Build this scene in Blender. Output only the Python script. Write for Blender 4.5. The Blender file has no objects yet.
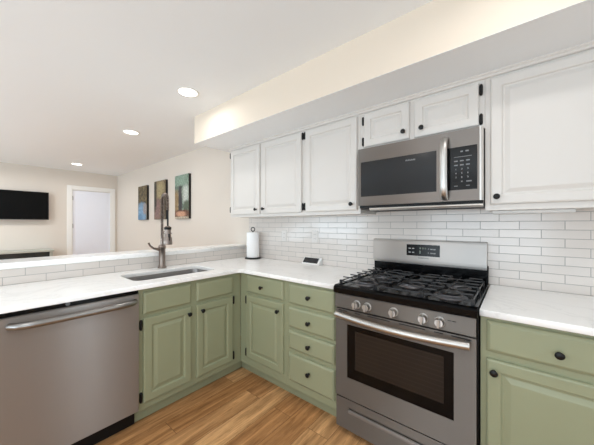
import bpy, bmesh, math, random
from mathutils import Vector, Matrix
random.seed(4)
R = math.radians
PI = math.pi
sc = bpy.context.scene
COL = sc.collection

# ------------------------------------------------------------------ camera
cam_d = bpy.data.cameras.new('camera')
cam_d.sensor_fit = 'HORIZONTAL'; cam_d.sensor_width = 36.0
cam_d.lens = 36.0 * 265.4865 / 594.0
cam_d.shift_y = 2.07 / 594.0
cam_d.clip_start = 0.02
cam = bpy.data.objects.new('camera', cam_d); COL.objects.link(cam)
cam.location = (0, 0, 1.2939)
cam.rotation_euler = (R(90), 0, R(39.4326))
sc.camera = cam

# ------------------------------------------------------------------ world, exposure, added fill light
w = bpy.data.worlds.new('world'); sc.world = w; w.use_nodes = True
bg = w.node_tree.nodes['Background']
bg.inputs['Color'].default_value = (0.93, 0.96, 1.0, 1); bg.inputs['Strength'].default_value = 0.9
vs = sc.view_settings
vs.view_transform = 'Standard'; vs.look = 'None'; vs.gamma = 1.0; vs.use_curve_mapping = False
vs.exposure = -0.06
sc.cycles.use_denoising = True
sc.cycles.max_bounces = 10; sc.cycles.diffuse_bounces = 6; sc.cycles.glossy_bounces = 5
sc.cycles.sample_clamp_indirect = 6.0

def area(name, loc, rot, sx, sy, power, col=(1, 1, 1), shape='RECTANGLE', spread=180):
    l = bpy.data.lights.new(name, 'AREA'); l.shape = shape; l.size = sx
    if shape in ('RECTANGLE', 'ELLIPSE'): l.size_y = sy
    l.energy = power; l.color = col; l.spread = R(spread)
    o = bpy.data.objects.new(name, l); COL.objects.link(o)
    o.location = loc; o.rotation_euler = rot
    return o

REAR_Y, RIGHT_X, LEFT_X, BACK_Y, CEIL = -3.0, 1.55, -7.08, 2.094, 2.408
POWER_CAN, POWER_FILL, TILT = 4.2, 66.0, 45
CAN_COL, FILL_COL = (1.0, .99, .975), (.775, .905, 1.0)
# added fill lamps at unseen rear windows, tilted up to brighten the ceiling
area('kitchen_fill', (-0.6, REAR_Y + .06, 1.2), (R(90 + TILT), 0, 0), 2.2, 1.8, POWER_FILL, FILL_COL)
area('living_fill', (-4.6, REAR_Y + .06, 1.2), (R(90 + 66), 0, 0), 2.6, 1.8, POWER_FILL * 2.0, (.66, .86, 1.0))

area('steel_streak_fill', (RIGHT_X - .01, 1.07, 1.1), (R(90), 0, R(90)), .13, 1.9, 6.0, FILL_COL)  # unseen strip lamp, added to streak the dishwasher's steel
area('right_side_fill', (RIGHT_X - .06, -1.35, 1.2), (R(90 + TILT), 0, R(90)), 1.5, 2.0, POWER_FILL * .5, FILL_COL)  # unseen lamp added for dishwasher reflections and general fill

# ------------------------------------------------------------------ materials
def lin(c):
    return tuple(((v / 255) / 12.92 if v / 255 <= .04045 else ((v / 255 + .055) / 1.055) ** 2.4) for v in c) + (1,)
def new_mat(name):
    m = bpy.data.materials.new(name); m.use_nodes = True
    nt = m.node_tree; b = nt.nodes['Principled BSDF']
    return m, nt, b
def node(nt, t, **kw):
    n = nt.nodes.new(t)
    for k, v in kw.items():
        if k.startswith('_'): n.inputs[k[1:].replace('_', ' ')].default_value = v
        else: setattr(n, k, v)
    return n
def simple(name, rgb, rough=.5, metal=0.0, var=.03, scale=8, bump=0.0, spec=.5, coat=0.0):
    """procedural paint / plastic: colour with a slight cloudy variation and optional fine bump"""
    m, nt, b = new_mat(name)
    tc = node(nt, 'ShaderNodeTexCoord')
    nz = node(nt, 'ShaderNodeTexNoise', _Scale=scale, _Detail=4.0)
    nt.links.new(tc.outputs['Object'], nz.inputs['Vector'])
    c = lin(rgb)
    mix = node(nt, 'ShaderNodeMix', data_type='RGBA')
    mix.inputs[6].default_value = tuple(max(0, v * (1 - var)) for v in c[:3]) + (1,)
    mix.inputs[7].default_value = tuple(min(1, v * (1 + var)) for v in c[:3]) + (1,)
    nt.links.new(nz.outputs['Fac'], mix.inputs[0])
    nt.links.new(mix.outputs[2], b.inputs['Base Color'])
    b.inputs['Roughness'].default_value = rough; b.inputs['Metallic'].default_value = metal
    b.inputs['Specular IOR Level'].default_value = spec
    b.inputs['Coat Weight'].default_value = coat
    if bump:
        n2 = node(nt, 'ShaderNodeTexNoise', _Scale=220.0, _Detail=3.0)
        nt.links.new(tc.outputs['Object'], n2.inputs['Vector'])
        bp = node(nt, 'ShaderNodeBump', _Strength=bump, _Distance=.002)
        nt.links.new(n2.outputs['Fac'], bp.inputs['Height']); nt.links.new(bp.outputs['Normal'], b.inputs['Normal'])
    return m
def steel(name, rgb=(206, 202, 198), rough=.44, grain=(1, 1, 160), strength=.05, metal=1.0, aniso=.95, arot=0.0):
    """brushed steel: grain stretched along one axis"""
    m, nt, b = new_mat(name)
    tc = node(nt, 'ShaderNodeTexCoord'); mp = node(nt, 'ShaderNodeMapping')
    mp.inputs['Scale'].default_value = grain
    nz = node(nt, 'ShaderNodeTexNoise', _Scale=3.0, _Detail=6.0)
    nt.links.new(tc.outputs['Object'], mp.inputs['Vector']); nt.links.new(mp.outputs['Vector'], nz.inputs['Vector'])
    mr = node(nt, 'ShaderNodeMapRange'); mr.inputs['To Min'].default_value = rough - .06; mr.inputs['To Max'].default_value = rough + .08
    nt.links.new(nz.outputs['Fac'], mr.inputs['Value']); nt.links.new(mr.outputs['Result'], b.inputs['Roughness'])
    bp = node(nt, 'ShaderNodeBump', _Strength=strength, _Distance=.001)
    nt.links.new(nz.outputs['Fac'], bp.inputs['Height']); nt.links.new(bp.outputs['Normal'], b.inputs['Normal'])
    b.inputs['Base Color'].default_value = lin(rgb); b.inputs['Metallic'].default_value = metal
    if aniso:
        b.inputs['Anisotropic'].default_value = aniso
        tg = node(nt, 'ShaderNodeCombineXYZ'); tg.inputs['Z'].default_value = 1.0; nt.links.new(tg.outputs[0], b.inputs['Tangent'])
        b.inputs['Anisotropic Rotation'].default_value = arot
    return m
def tile_mat(name, axis, a, bw):
    m, nt, b = new_mat(name)
    tc = node(nt, 'ShaderNodeTexCoord'); sp = node(nt, 'ShaderNodeSeparateXYZ'); cb = node(nt, 'ShaderNodeCombineXYZ')
    geo = node(nt, 'ShaderNodeNewGeometry')
    nt.links.new(geo.outputs['Position'], sp.inputs['Vector'])
    sx = node(nt, 'ShaderNodeMath', operation='SUBTRACT'); sx.inputs[1].default_value = a - 20 * bw
    sz = node(nt, 'ShaderNodeMath', operation='SUBTRACT'); sz.inputs[1].default_value = .914
    nt.links.new(sp.outputs[axis], sx.inputs[0]); nt.links.new(sp.outputs['Z'], sz.inputs[0])
    nt.links.new(sx.outputs[0], cb.inputs['X']); nt.links.new(sz.outputs[0], cb.inputs['Y'])
    br = node(nt, 'ShaderNodeTexBrick', offset=.5, offset_frequency=2, squash=1.0)
    br.inputs['Scale'].default_value = 1; br.inputs['Brick Width'].default_value = bw; br.inputs['Row Height'].default_value = .05
    br.inputs['Mortar Size'].default_value = .0016; br.inputs['Mortar Smooth'].default_value = .1; br.inputs['Bias'].default_value = 0
    br.inputs['Color1'].default_value = lin((220, 213, 207)); br.inputs['Color2'].default_value = lin((213, 206, 200))
    br.inputs['Mortar'].default_value = lin((160, 158, 155))
    nt.links.new(cb.outputs[0], br.inputs['Vector']); nt.links.new(br.outputs['Color'], b.inputs['Base Color'])
    mr = node(nt, 'ShaderNodeMapRange'); mr.inputs['To Min'].default_value = .16; mr.inputs['To Max'].default_value = .8
    nt.links.new(br.outputs['Fac'], mr.inputs['Value']); nt.links.new(mr.outputs['Result'], b.inputs['Roughness'])
    inv = node(nt, 'ShaderNodeMath', operation='SUBTRACT'); inv.inputs[0].default_value = 1
    nt.links.new(br.outputs['Fac'], inv.inputs[1])
    bp = node(nt, 'ShaderNodeBump', _Strength=.5, _Distance=.002)
    nt.links.new(inv.outputs[0], bp.inputs['Height']); nt.links.new(bp.outputs['Normal'], b.inputs['Normal'])
    return m
def floor_mat():
    m, nt, b = new_mat('oak_planks')
    geo = node(nt, 'ShaderNodeNewGeometry'); sp = node(nt, 'ShaderNodeSeparateXYZ'); cb = node(nt, 'ShaderNodeCombineXYZ')
    nt.links.new(geo.outputs['Position'], sp.inputs['Vector'])
    ax = node(nt, 'ShaderNodeMath', operation='ADD'); ax.inputs[1].default_value = 20.07
    ay = node(nt, 'ShaderNodeMath', operation='ADD'); ay.inputs[1].default_value = 21.15
    nt.links.new(sp.outputs['Y'], ay.inputs[0]); nt.links.new(sp.outputs['X'], ax.inputs[0])
    nt.links.new(ay.outputs[0], cb.inputs['X']); nt.links.new(ax.outputs[0], cb.inputs['Y'])
    def brick(c1, c2, mo, ms=.0012):
        br = node(nt, 'ShaderNodeTexBrick', offset=.37, offset_frequency=2)
        for k, v in (('Scale', 1), ('Brick Width', 1.5), ('Row Height', .15), ('Mortar Size', ms), ('Mortar Smooth', .2), ('Bias', 0)):
            br.inputs[k].default_value = v
        br.inputs['Color1'].default_value = c1; br.inputs['Color2'].default_value = c2; br.inputs['Mortar'].default_value = mo
        nt.links.new(cb.outputs[0], br.inputs['Vector']); return br
    base = brick(lin((220, 174, 124)), lin((190, 140, 92)), lin((112, 78, 52)))
    rnd = brick((0, 0, 0, 1), (1, 1, 1, 1), (.5, .5, .5, 1), 0.0)
    # grain: long streaks along the plank, shifted per plank
    sh = node(nt, 'ShaderNodeMath', operation='MULTIPLY'); sh.inputs[1].default_value = 17.0
    nt.links.new(rnd.outputs['Color'], sh.inputs[0])
    cg = node(nt, 'ShaderNodeCombineXYZ')
    gx = node(nt, 'ShaderNodeMath', operation='MULTIPLY'); gx.inputs[1].default_value = .9
    gy = node(nt, 'ShaderNodeMath', operation='MULTIPLY'); gy.inputs[1].default_value = 9.0
    nt.links.new(ay.outputs[0], gx.inputs[0]); nt.links.new(ax.outputs[0], gy.inputs[0])
    nt.links.new(gx.outputs[0], cg.inputs['X']); nt.links.new(gy.outputs[0], cg.inputs['Y']); nt.links.new(sh.outputs[0], cg.inputs['Z'])
    n1 = node(nt, 'ShaderNodeTexNoise', _Scale=1.6, _Detail=6.0, _Roughness=.62, _Distortion=.9)
    nt.links.new(cg.outputs[0], n1.inputs['Vector'])
    wv = node(nt, 'ShaderNodeTexWave', wave_type='BANDS', bands_direction='Y', _Scale=.55, _Distortion=7.0, _Detail=2.5)
    wv.inputs['Detail Scale'].default_value = .8
    nt.links.new(cg.outputs[0], wv.inputs['Vector'])
    r1 = node(nt, 'ShaderNodeValToRGB')
    r1.color_ramp.elements[0].position = .3; r1.color_ramp.elements[0].color = (.46, .38, .31, 1)
    r1.color_ramp.elements[1].position = .66; r1.color_ramp.elements[1].color = (1.2, 1.18, 1.15, 1)
    nt.links.new(n1.outputs['Fac'], r1.inputs['Fac'])
    m1 = node(nt, 'ShaderNodeMix', data_type='RGBA', blend_type='MULTIPLY'); m1.inputs[0].default_value = .85
    nt.links.new(base.outputs['Color'], m1.inputs[6]); nt.links.new(r1.outputs['Color'], m1.inputs[7])
    r2 = node(nt, 'ShaderNodeValToRGB')
    r2.color_ramp.elements[0].color = (.8, .76, .72, 1); r2.color_ramp.elements[1].color = (1.06, 1.05, 1.05, 1)
    nt.links.new(wv.outputs['Fac'], r2.inputs['Fac'])
    m2 = node(nt, 'ShaderNodeMix', data_type='RGBA', blend_type='MULTIPLY'); m2.inputs[0].default_value = .7
    nt.links.new(m1.outputs[2], m2.inputs[6]); nt.links.new(r2.outputs['Color'], m2.inputs[7])
    n3 = node(nt, 'ShaderNodeTexNoise', _Scale=7.0, _Detail=4.0, _Roughness=.7, _Distortion=.4)
    nt.links.new(cg.outputs[0], n3.inputs['Vector'])
    r4 = node(nt, 'ShaderNodeValToRGB'); r4.color_ramp.elements[0].position = .33; r4.color_ramp.elements[0].color = (.66, .6, .54, 1)
    r4.color_ramp.elements[1].position = .55; r4.color_ramp.elements[1].color = (1.05, 1.05, 1.05, 1)
    nt.links.new(n3.outputs['Fac'], r4.inputs['Fac'])
    m4 = node(nt, 'ShaderNodeMix', data_type='RGBA', blend_type='MULTIPLY'); m4.inputs[0].default_value = .85
    nt.links.new(m2.outputs[2], m4.inputs[6]); nt.links.new(r4.outputs['Color'], m4.inputs[7]); m2 = m4
    # a few dark knots
    cv = node(nt, 'ShaderNodeCombineXYZ')
    kx = node(nt, 'ShaderNodeMath', operation='MULTIPLY'); kx.inputs[1].default_value = .75
    nt.links.new(ay.outputs[0], kx.inputs[0]); nt.links.new(kx.outputs[0], cv.inputs['X']); nt.links.new(ax.outputs[0], cv.inputs['Y'])
    vo = node(nt, 'ShaderNodeTexVoronoi', _Scale=2.2); nt.links.new(cv.outputs[0], vo.inputs['Vector'])
    r3 = node(nt, 'ShaderNodeValToRGB')
    r3.color_ramp.elements[0].position = .02; r3.color_ramp.elements[0].color = (.32, .26, .22, 1)
    r3.color_ramp.elements[1].position = .06; r3.color_ramp.elements[1].color = (1, 1, 1, 1)
    nt.links.new(vo.outputs['Distance'], r3.inputs['Fac'])
    m3 = node(nt, 'ShaderNodeMix', data_type='RGBA', blend_type='MULTIPLY'); m3.inputs[0].default_value = .8
    nt.links.new(m2.outputs[2], m3.inputs[6]); nt.links.new(r3.outputs['Color'], m3.inputs[7])
    nt.links.new(m3.outputs[2], b.inputs['Base Color'])
    b.inputs['Roughness'].default_value = .42; b.inputs['Specular IOR Level'].default_value = .35
    bp = node(nt, 'ShaderNodeBump', _Strength=.12, _Distance=.002)
    nt.links.new(base.outputs['Fac'], bp.inputs['Height']); bp.invert = True
    nt.links.new(bp.outputs['Normal'], b.inputs['Normal'])
    return m
def quartz_mat():
    m, nt, b = new_mat('white_quartz')
    geo = node(nt, 'ShaderNodeNewGeometry')
    n1 = node(nt, 'ShaderNodeTexNoise', _Scale=2.2, _Detail=8.0, _Roughness=.6, _Distortion=1.6)
    nt.links.new(geo.outputs['Position'], n1.inputs['Vector'])
    r = node(nt, 'ShaderNodeValToRGB'); e = r.color_ramp.elements
    e[0].position = .475; e[0].color = lin((250, 249, 247)); e[1].position = .525; e[1].color = lin((250, 249, 247))
    k = e.new(.5); k.color = lin((241, 240, 238))
    nt.links.new(n1.outputs['Fac'], r.inputs['Fac']); nt.links.new(r.outputs['Color'], b.inputs['Base Color'])
    b.inputs['Roughness'].default_value = .22
    return m
def emit(name, rgb, strength):
    m, nt, b = new_mat(name)
    b.inputs['Base Color'].default_value = lin(rgb); b.inputs['Emission Color'].default_value = lin(rgb)
    b.inputs['Emission Strength'].default_value = strength
    return m
def painting_mat(name, base, blobs, scale=9.0, detail=.9):
    """dabs of paint: a noisy ground colour pair plus soft elliptical areas; coordinates run 0..1 over the canvas"""
    m, nt, b = new_mat(name)
    tc = node(nt, 'ShaderNodeTexCoord'); sp = node(nt, 'ShaderNodeSeparateXYZ')
    nt.links.new(tc.outputs['Generated'], sp.inputs['Vector'])
    nz = node(nt, 'ShaderNodeTexNoise', _Scale=scale, _Detail=7.0, _Roughness=.75, _Distortion=.8)
    nt.links.new(tc.outputs['Generated'], nz.inputs['Vector'])
    r = node(nt, 'ShaderNodeValToRGB'); e = r.color_ramp.elements
    e[0].position = .35; e[0].color = lin(base[0]); e[1].position = .65; e[1].color = lin(base[-1])
    if len(base) == 3: k = e.new(.5); k.color = lin(base[1])
    nt.links.new(nz.outputs['Fac'], r.inputs['Fac'])
    cur = r.outputs['Color']
    wob = node(nt, 'ShaderNodeMath', operation='MULTIPLY_ADD'); wob.inputs[1].default_value = 3.0; wob.inputs[2].default_value = -1.5
    nt.links.new(nz.outputs['Fac'], wob.inputs[0])
    for (cx, cz, rx, rz, c1, soft) in blobs:
        dx = node(nt, 'ShaderNodeMath', operation='SUBTRACT'); dx.inputs[1].default_value = cx; nt.links.new(sp.outputs['X'], dx.inputs[0])
        dz = node(nt, 'ShaderNodeMath', operation='SUBTRACT'); dz.inputs[1].default_value = cz; nt.links.new(sp.outputs['Z'], dz.inputs[0])
        qx = node(nt, 'ShaderNodeMath', operation='DIVIDE'); qx.inputs[1].default_value = rx; nt.links.new(dx.outputs[0], qx.inputs[0])
        qz = node(nt, 'ShaderNodeMath', operation='DIVIDE'); qz.inputs[1].default_value = rz; nt.links.new(dz.outputs[0], qz.inputs[0])
        px = node(nt, 'ShaderNodeMath', operation='POWER'); px.inputs[1].default_value = 2; ab = node(nt, 'ShaderNodeMath', operation='ABSOLUTE')
        nt.links.new(qx.outputs[0], ab.inputs[0]); nt.links.new(ab.outputs[0], px.inputs[0])
        pz = node(nt, 'ShaderNodeMath', operation='POWER'); pz.inputs[1].default_value = 4; ab2 = node(nt, 'ShaderNodeMath', operation='ABSOLUTE')
        nt.links.new(qz.outputs[0], ab2.inputs[0]); nt.links.new(ab2.outputs[0], pz.inputs[0])
        s = node(nt, 'ShaderNodeMath', operation='ADD'); nt.links.new(px.outputs[0], s.inputs[0]); nt.links.new(pz.outputs[0], s.inputs[1])
        s2 = node(nt, 'ShaderNodeMath', operation='ADD'); nt.links.new(s.outputs[0], s2.inputs[0]); nt.links.new(wob.outputs[0], s2.inputs[1])
        mr = node(nt, 'ShaderNodeMapRange'); mr.inputs['From Min'].default_value = 1 - soft; mr.inputs['From Max'].default_value = 1 + soft
        mr.inputs['To Min'].default_value = 1; mr.inputs['To Max'].default_value = 0
        nt.links.new(s2.outputs[0], mr.inputs['Value'])
        mx = node(nt, 'ShaderNodeMix', data_type='RGBA'); nt.links.new(mr.outputs['Result'], mx.inputs[0])
        nt.links.new(cur, mx.inputs[6]); mx.inputs[7].default_value = lin(c1); cur = mx.outputs[2]
    n2 = node(nt, 'ShaderNodeTexNoise', _Scale=26.0, _Detail=5.0, _Roughness=.8)
    mp = node(nt, 'ShaderNodeMapping'); mp.inputs['Scale'].default_value = (1, 1, .6)
    nt.links.new(tc.outputs['Generated'], mp.inputs['Vector']); nt.links.new(mp.outputs['Vector'], n2.inputs['Vector'])
    r2 = node(nt, 'ShaderNodeValToRGB'); r2.color_ramp.elements[0].position = .36; r2.color_ramp.elements[0].color = (.35, .34, .33, 1)
    r2.color_ramp.elements[1].position = .66; r2.color_ramp.elements[1].color = (1.45, 1.42, 1.38, 1)
    nt.links.new(n2.outputs['Fac'], r2.inputs['Fac'])
    mz = node(nt, 'ShaderNodeMix', data_type='RGBA', blend_type='MULTIPLY'); mz.inputs[0].default_value = detail
    nt.links.new(cur, mz.inputs[6]); nt.links.new(r2.outputs['Color'], mz.inputs[7]); cur = mz.outputs[2]
    nt.links.new(cur, b.inputs['Base Color']); b.inputs['Roughness'].default_value = .6
    return m
def glass_oven():
    m, nt, b = new_mat('oven_inner_glass')
    geo = node(nt, 'ShaderNodeNewGeometry'); sp = node(nt, 'ShaderNodeSeparateXYZ')
    nt.links.new(geo.outputs['Position'], sp.inputs['Vector'])
    f = node(nt, 'ShaderNodeMath', operation='PINGPONG'); f.inputs[1].default_value = .012
    nt.links.new(sp.outputs['Z'], f.inputs[0])
    r = node(nt, 'ShaderNodeMapRange'); r.inputs['From Max'].default_value = .003
    nt.links.new(f.outputs[0], r.inputs['Value'])
    mx = node(nt, 'ShaderNodeMix', data_type='RGBA'); nt.links.new(r.outputs['Result'], mx.inputs[0])
    mx.inputs[6].default_value = lin((46, 39, 35)); mx.inputs[7].default_value = lin((37, 31, 27))
    nt.links.new(mx.outputs[2], b.inputs['Base Color']); b.inputs['Roughness'].default_value = .12; b.inputs['Specular IOR Level'].default_value = .3
    return m

M = dict(
    wall=simple('beige_wall_paint', (217, 209, 199), .85, var=.012, scale=2, bump=.02),
    greywall=simple('pale_grey_wall_paint', (214, 214, 213), .85, var=.012, scale=2, bump=.02),
    soffit=simple('cream_soffit_paint', (226, 214, 198), .8, var=.01, scale=2, bump=.02),
    ceiling=simple('white_ceiling_paint', (240, 244, 246), .9, var=.01, scale=2, bump=.02),
    trim=simple('white_trim_paint', (238, 237, 233), .45, var=.01),
    cab_white=simple('white_cabinet_paint', (212, 208, 203), .38, var=.012, scale=5, bump=.01),
    cab_green=simple('sage_green_paint', (150, 154, 125), .4, var=.03, scale=5, bump=.01),
    black=simple('black_hardware', (9, 8, 8), .42, var=.1, spec=.35),
    blackgloss=simple('black_enamel', (5, 5, 6), .16, var=.05, spec=.2),
    blackmatte=simple('black_plastic', (10, 10, 11), .5, var=.05, spec=.3),
    iron=simple('cast_iron', (22, 22, 25), .36, var=.15, spec=.5, scale=30),
    burner=simple('burner_cap', (12, 12, 13), .4, var=.1, spec=.35),
    burnerhead=simple('burner_head', (120, 118, 120), .4, metal=.8, var=.1),
    steel_h=steel('steel_brushed_sideways', grain=(1, 1, 160)),
    steel_v=steel('steel_brushed_upright', (168, 165, 163), .4, grain=(160, 160, 1)),
    steel_dark=steel('slate_steel', (128, 122, 116), .5, grain=(1, 1, 160)),
    steel_mw=steel('microwave_steel', (150, 144, 139), .5, grain=(1, 1, 160)),
    steel_trim=steel('light_steel_trim', (226, 223, 219), .45, grain=(1, 1, 20), strength=0.0, aniso=0),
    steel_pol=steel('polished_steel', (192, 189, 185), .34, grain=(1, 1, 20), strength=0.0, aniso=0),
    steel_hd=steel('handle_steel', (150, 148, 146), .3, grain=(1, 40, 40), strength=0.0, aniso=0),
    sink=steel('sink_steel', (160, 157, 155), .36, grain=(1, 80, 1), aniso=0),
    faucet=steel('brushed_nickel', (138, 126, 118), .3, grain=(60, 60, 1), strength=.02, aniso=0),
    glass=simple('black_glass', (18, 18, 19), .12, var=.05, spec=.35),
    glassmw=simple('smoked_glass', (34, 34, 35), .16, var=.1, scale=3, spec=.35),
    ovenglass=glass_oven(),
    text=simple('grey_lettering', (170, 170, 170), .5),
    dimtext=simple('dim_lettering', (120, 122, 124), .5),
    digit=emit('green_digits', (110, 118, 108), .02),
    quartz=quartz_mat(), floor=floor_mat(),
    tile_back=tile_mat('subway_tile_back', 'X', .019, .1945), tile_pen=tile_mat('subway_tile_low', 'Y', .41, .199),
    paper=simple('paper_towel', (240, 240, 240), .95, var=.02, scale=60, bump=.3),
    whiteplastic=simple('white_plastic', (230, 229, 227), .35, var=.01),
    plate=simple('outlet_plastic', (216, 212, 208), .35, var=.01),
    screen=simple('dark_screen', (48, 48, 50), .15, var=.1),
    tvscreen=simple('tv_screen', (7, 7, 7), .3, var=.05, spec=.12),
    console=simple('grey_green_console', (176, 178, 168), .5, var=.04),
    consoledark=simple('console_dark_shelf', (40, 44, 42), .25, var=.1),
    door=simple('daylight_tinted_door', (240, 243, 252), .5, var=.01),  # white door with the daylight's blue tint put into its colour
    lens=emit('lamp_lens', (255, 250, 240), 6.0),
    edge=simple('dark_canvas_edge', (34, 28, 24), .7),
)

# ------------------------------------------------------------------ geometry helpers
class MB:
    """collects shapes in world coordinates; out() links them as ONE mesh object"""
    def __init__(self): self.bm = bmesh.new()
    def box(self, x0, x1, y0, y1, z0, z1):
        vs = [self.bm.verts.new(p) for p in ((x0, y0, z0), (x1, y0, z0), (x1, y1, z0), (x0, y1, z0), (x0, y0, z1), (x1, y0, z1), (x1, y1, z1), (x0, y1, z1))]
        for f in ((0, 3, 2, 1), (4, 5, 6, 7), (0, 1, 5, 4), (1, 2, 6, 5), (2, 3, 7, 6), (3, 0, 4, 7)):
            self.bm.faces.new([vs[i] for i in f])
        return self
    def loft(self, loops, cap=True, closed=True):
        L = [[self.bm.verts.new(p) for p in lp] for lp in loops]
        n = len(L[0])
        for a, b in zip(L[:-1], L[1:]):
            for i in range(n if closed else n - 1):
                j = (i + 1) % n
                self.bm.faces.new((a[i], a[j], b[j], b[i]))
        if cap:
            self.bm.faces.new(list(reversed(L[0]))); self.bm.faces.new(L[-1])
        return self
    def prism(self, prof, axis, a, b):
        """extrude a 2-D profile along axis: 'x' -> profile (y,z), 'y' -> (x,z), 'z' -> (x,y)"""
        def P(p, t): return {'x': (t, p[0], p[1]), 'y': (p[0], t, p[1]), 'z': (p[0], p[1], t)}[axis]
        return self.loft([[P(p, a) for p in prof], [P(p, b) for p in prof]])
    def tube(self, pts, r, n=10, cap=True, flat=1.0, up=None):
        pts = [Vector(p) for p in pts]; rs = r if isinstance(r, (list, tuple)) else [r] * len(pts)
        loops = []; prev = None
        for i, p in enumerate(pts):
            t = (pts[min(i + 1, len(pts) - 1)] - pts[max(i - 1, 0)]).normalized()
            if prev is None:
                ref = Vector(up) if up else (Vector((0, 0, 1)) if abs(t.z) < .9 else Vector((1, 0, 0)))
                u = (ref - ref.dot(t) * t).normalized()
            else:
                u = (prev - prev.dot(t) * t).normalized()
            v = t.cross(u); prev = u
            loops.append([p + rs[i] * (math.cos(2 * PI * k / n) * u * flat + math.sin(2 * PI * k / n) * v) for k in range(n)])
        return self.loft(loops, cap)
    def lathe(self, prof, origin, axis=(0, 0, 1), n=24):
        """prof: (radius, height) pairs along axis from origin"""
        o = Vector(origin); a = Vector(axis).normalized()
        ref = Vector((0, 0, 1)) if abs(a.z) < .9 else Vector((1, 0, 0))
        u = (ref - ref.dot(a) * a).normalized(); v = a.cross(u)
        return self.loft([[o + a * h + max(r, 1e-4) * (math.cos(2 * PI * k / n) * u + math.sin(2 * PI * k / n) * v) for k in range(n)] for r, h in prof])
    def out(self, name, m, parent=None, bevel=0.0, smooth=False, seg=2, base=False):
        bm = self.bm
        bmesh.ops.recalc_face_normals(bm, faces=bm.faces)
        me = bpy.data.meshes.new(name)
        lo = Vector((min(v.co.x for v in bm.verts), min(v.co.y for v in bm.verts), min(v.co.z for v in bm.verts)))
        hi = Vector((max(v.co.x for v in bm.verts), max(v.co.y for v in bm.verts), max(v.co.z for v in bm.verts)))
        c = (lo + hi) / 2
        if base: c.z = lo.z
        for v in bm.verts: v.co -= c
        if smooth:
            for f in bm.faces: f.smooth = True
        bm.to_mesh(me); bm.free()
        me.materials.append(m)
        o = bpy.data.objects.new(name, me); COL.objects.link(o)
        place(o, c, parent)
        if smooth:
            try: me.set_sharp_from_angle(angle=R(38))
            except Exception: pass
        if bevel:
            b = o.modifiers.new('edge', 'BEVEL'); b.width = bevel; b.segments = seg; b.limit_method = 'ANGLE'; b.angle_limit = R(40)
            if smooth is False:
                b.harden_normals = False
        return o
WPOS = {}
def place(o, c, parent):
    WPOS[o] = Vector(c)
    if parent is not None:
        o.parent = parent; o.location = Vector(c) - WPOS[parent]
    else: o.location = c
def thing(name, label, cat, loc, group=None):
    o = bpy.data.objects.new(name, None); COL.objects.link(o); o.empty_display_size = .05
    place(o, Vector(loc), None)
    o['label'] = label; o['category'] = cat
    if group: o['group'] = group
    return o
def tag(o, label, cat, group=None):
    o['label'] = label; o['category'] = cat
    if group: o['group'] = group
    return o
def struct(o, label=None):
    o['kind'] = 'structure'
    if label: o['label'] = label
    return o
def outline(name, loops, z0, z1, m, parent=None, bev=.003):
    """flat slab from closed 2-D outlines (later ones are holes), thickness z0..z1"""
    cu = bpy.data.curves.new(name, 'CURVE'); cu.dimensions = '2D'; cu.fill_mode = 'BOTH'
    cu.extrude = (z1 - z0) / 2 - bev; cu.bevel_depth = bev; cu.bevel_resolution = 2; cu.offset = -bev
    for lp in loops:
        s = cu.splines.new('POLY'); s.points.add(len(lp) - 1); s.use_cyclic_u = True
        for p, (x, y) in zip(s.points, lp): p.co = (x, y, 0, 1)
    t = bpy.data.objects.new(name + '_outline', cu); COL.objects.link(t)
    me = bpy.data.meshes.new_from_object(t.evaluated_get(bpy.context.evaluated_depsgraph_get()))
    bpy.data.objects.remove(t); bpy.data.curves.remove(cu)
    mb = MB(); mb.bm.from_mesh(me); bpy.data.meshes.remove(me)
    for v in mb.bm.verts: v.co.z += (z0 + z1) / 2
    bmesh.ops.remove_doubles(mb.bm, verts=mb.bm.verts, dist=1e-5)
    return mb.out(name, m, parent)
def rrect(x0, x1, y0, y1, r, n=6):
    pts = []
    for cx, cy, a0 in ((x1 - r, y0 + r, -90), (x1 - r, y1 - r, 0), (x0 + r, y1 - r, 90), (x0 + r, y0 + r, 180)):
        for k in range(n + 1):
            a = R(a0 + 90 * k / n); pts.append((cx + r * math.cos(a), cy + r * math.sin(a)))
    return pts
def letters(name, txt, size, loc, rot, m, parent, extrude=.0004):
    cu = bpy.data.curves.new(name, 'FONT'); cu.body = txt; cu.size = size; cu.align_x = 'CENTER'; cu.align_y = 'CENTER'; cu.extrude = extrude
    t = bpy.data.objects.new(name + '_type', cu); COL.objects.link(t)
    me = bpy.data.meshes.new_from_object(t.evaluated_get(bpy.context.evaluated_depsgraph_get()))
    bpy.data.objects.remove(t)
    me.transform(Matrix.LocRotScale(Vector(loc), __import__('mathutils').Euler(rot), None))
    mb = MB(); mb.bm.from_mesh(me); bpy.data.meshes.remove(me)
    return mb.out(name, m, parent)

# faces of cabinet runs: S maps (u along the run, d out of the face, z) to the room
class Face:
    def __init__(self, kind, plane): self.k = kind; self.p = plane
    def pt(self, u, d, z): return (u, self.p - d, z) if self.k == 'back' else (self.p + d, u, z)
    def out(self): return (0, -1, 0) if self.k == 'back' else (1, 0, 0)
def rings(mb, F, u0, u1, z0, z1, prof):
    L = []
    for ins, d in prof:
        L.append([F.pt(u0 + ins, d, z0 + ins), F.pt(u1 - ins, d, z0 + ins), F.pt(u1 - ins, d, z1 - ins), F.pt(u0 + ins, d, z1 - ins)])
    mb.loft(L); return mb
def door_profile(fr=.052, t=.019):
    return [(0, 0), (0, t - .007), (.003, t - .002), (.009, t), (fr - .004, t), (fr, t - .002), (fr + .004, t - .009), (fr + .012, t - .0095), (fr + .032, t - .002), (fr + .036, t - .0015)]
def raised_door(name, F, u0, u1, z0, z1, m, parent, fr=.052):
    return rings(MB(), F, u0, u1, z0, z1, door_profile(fr)).out(name, m, parent)
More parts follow.
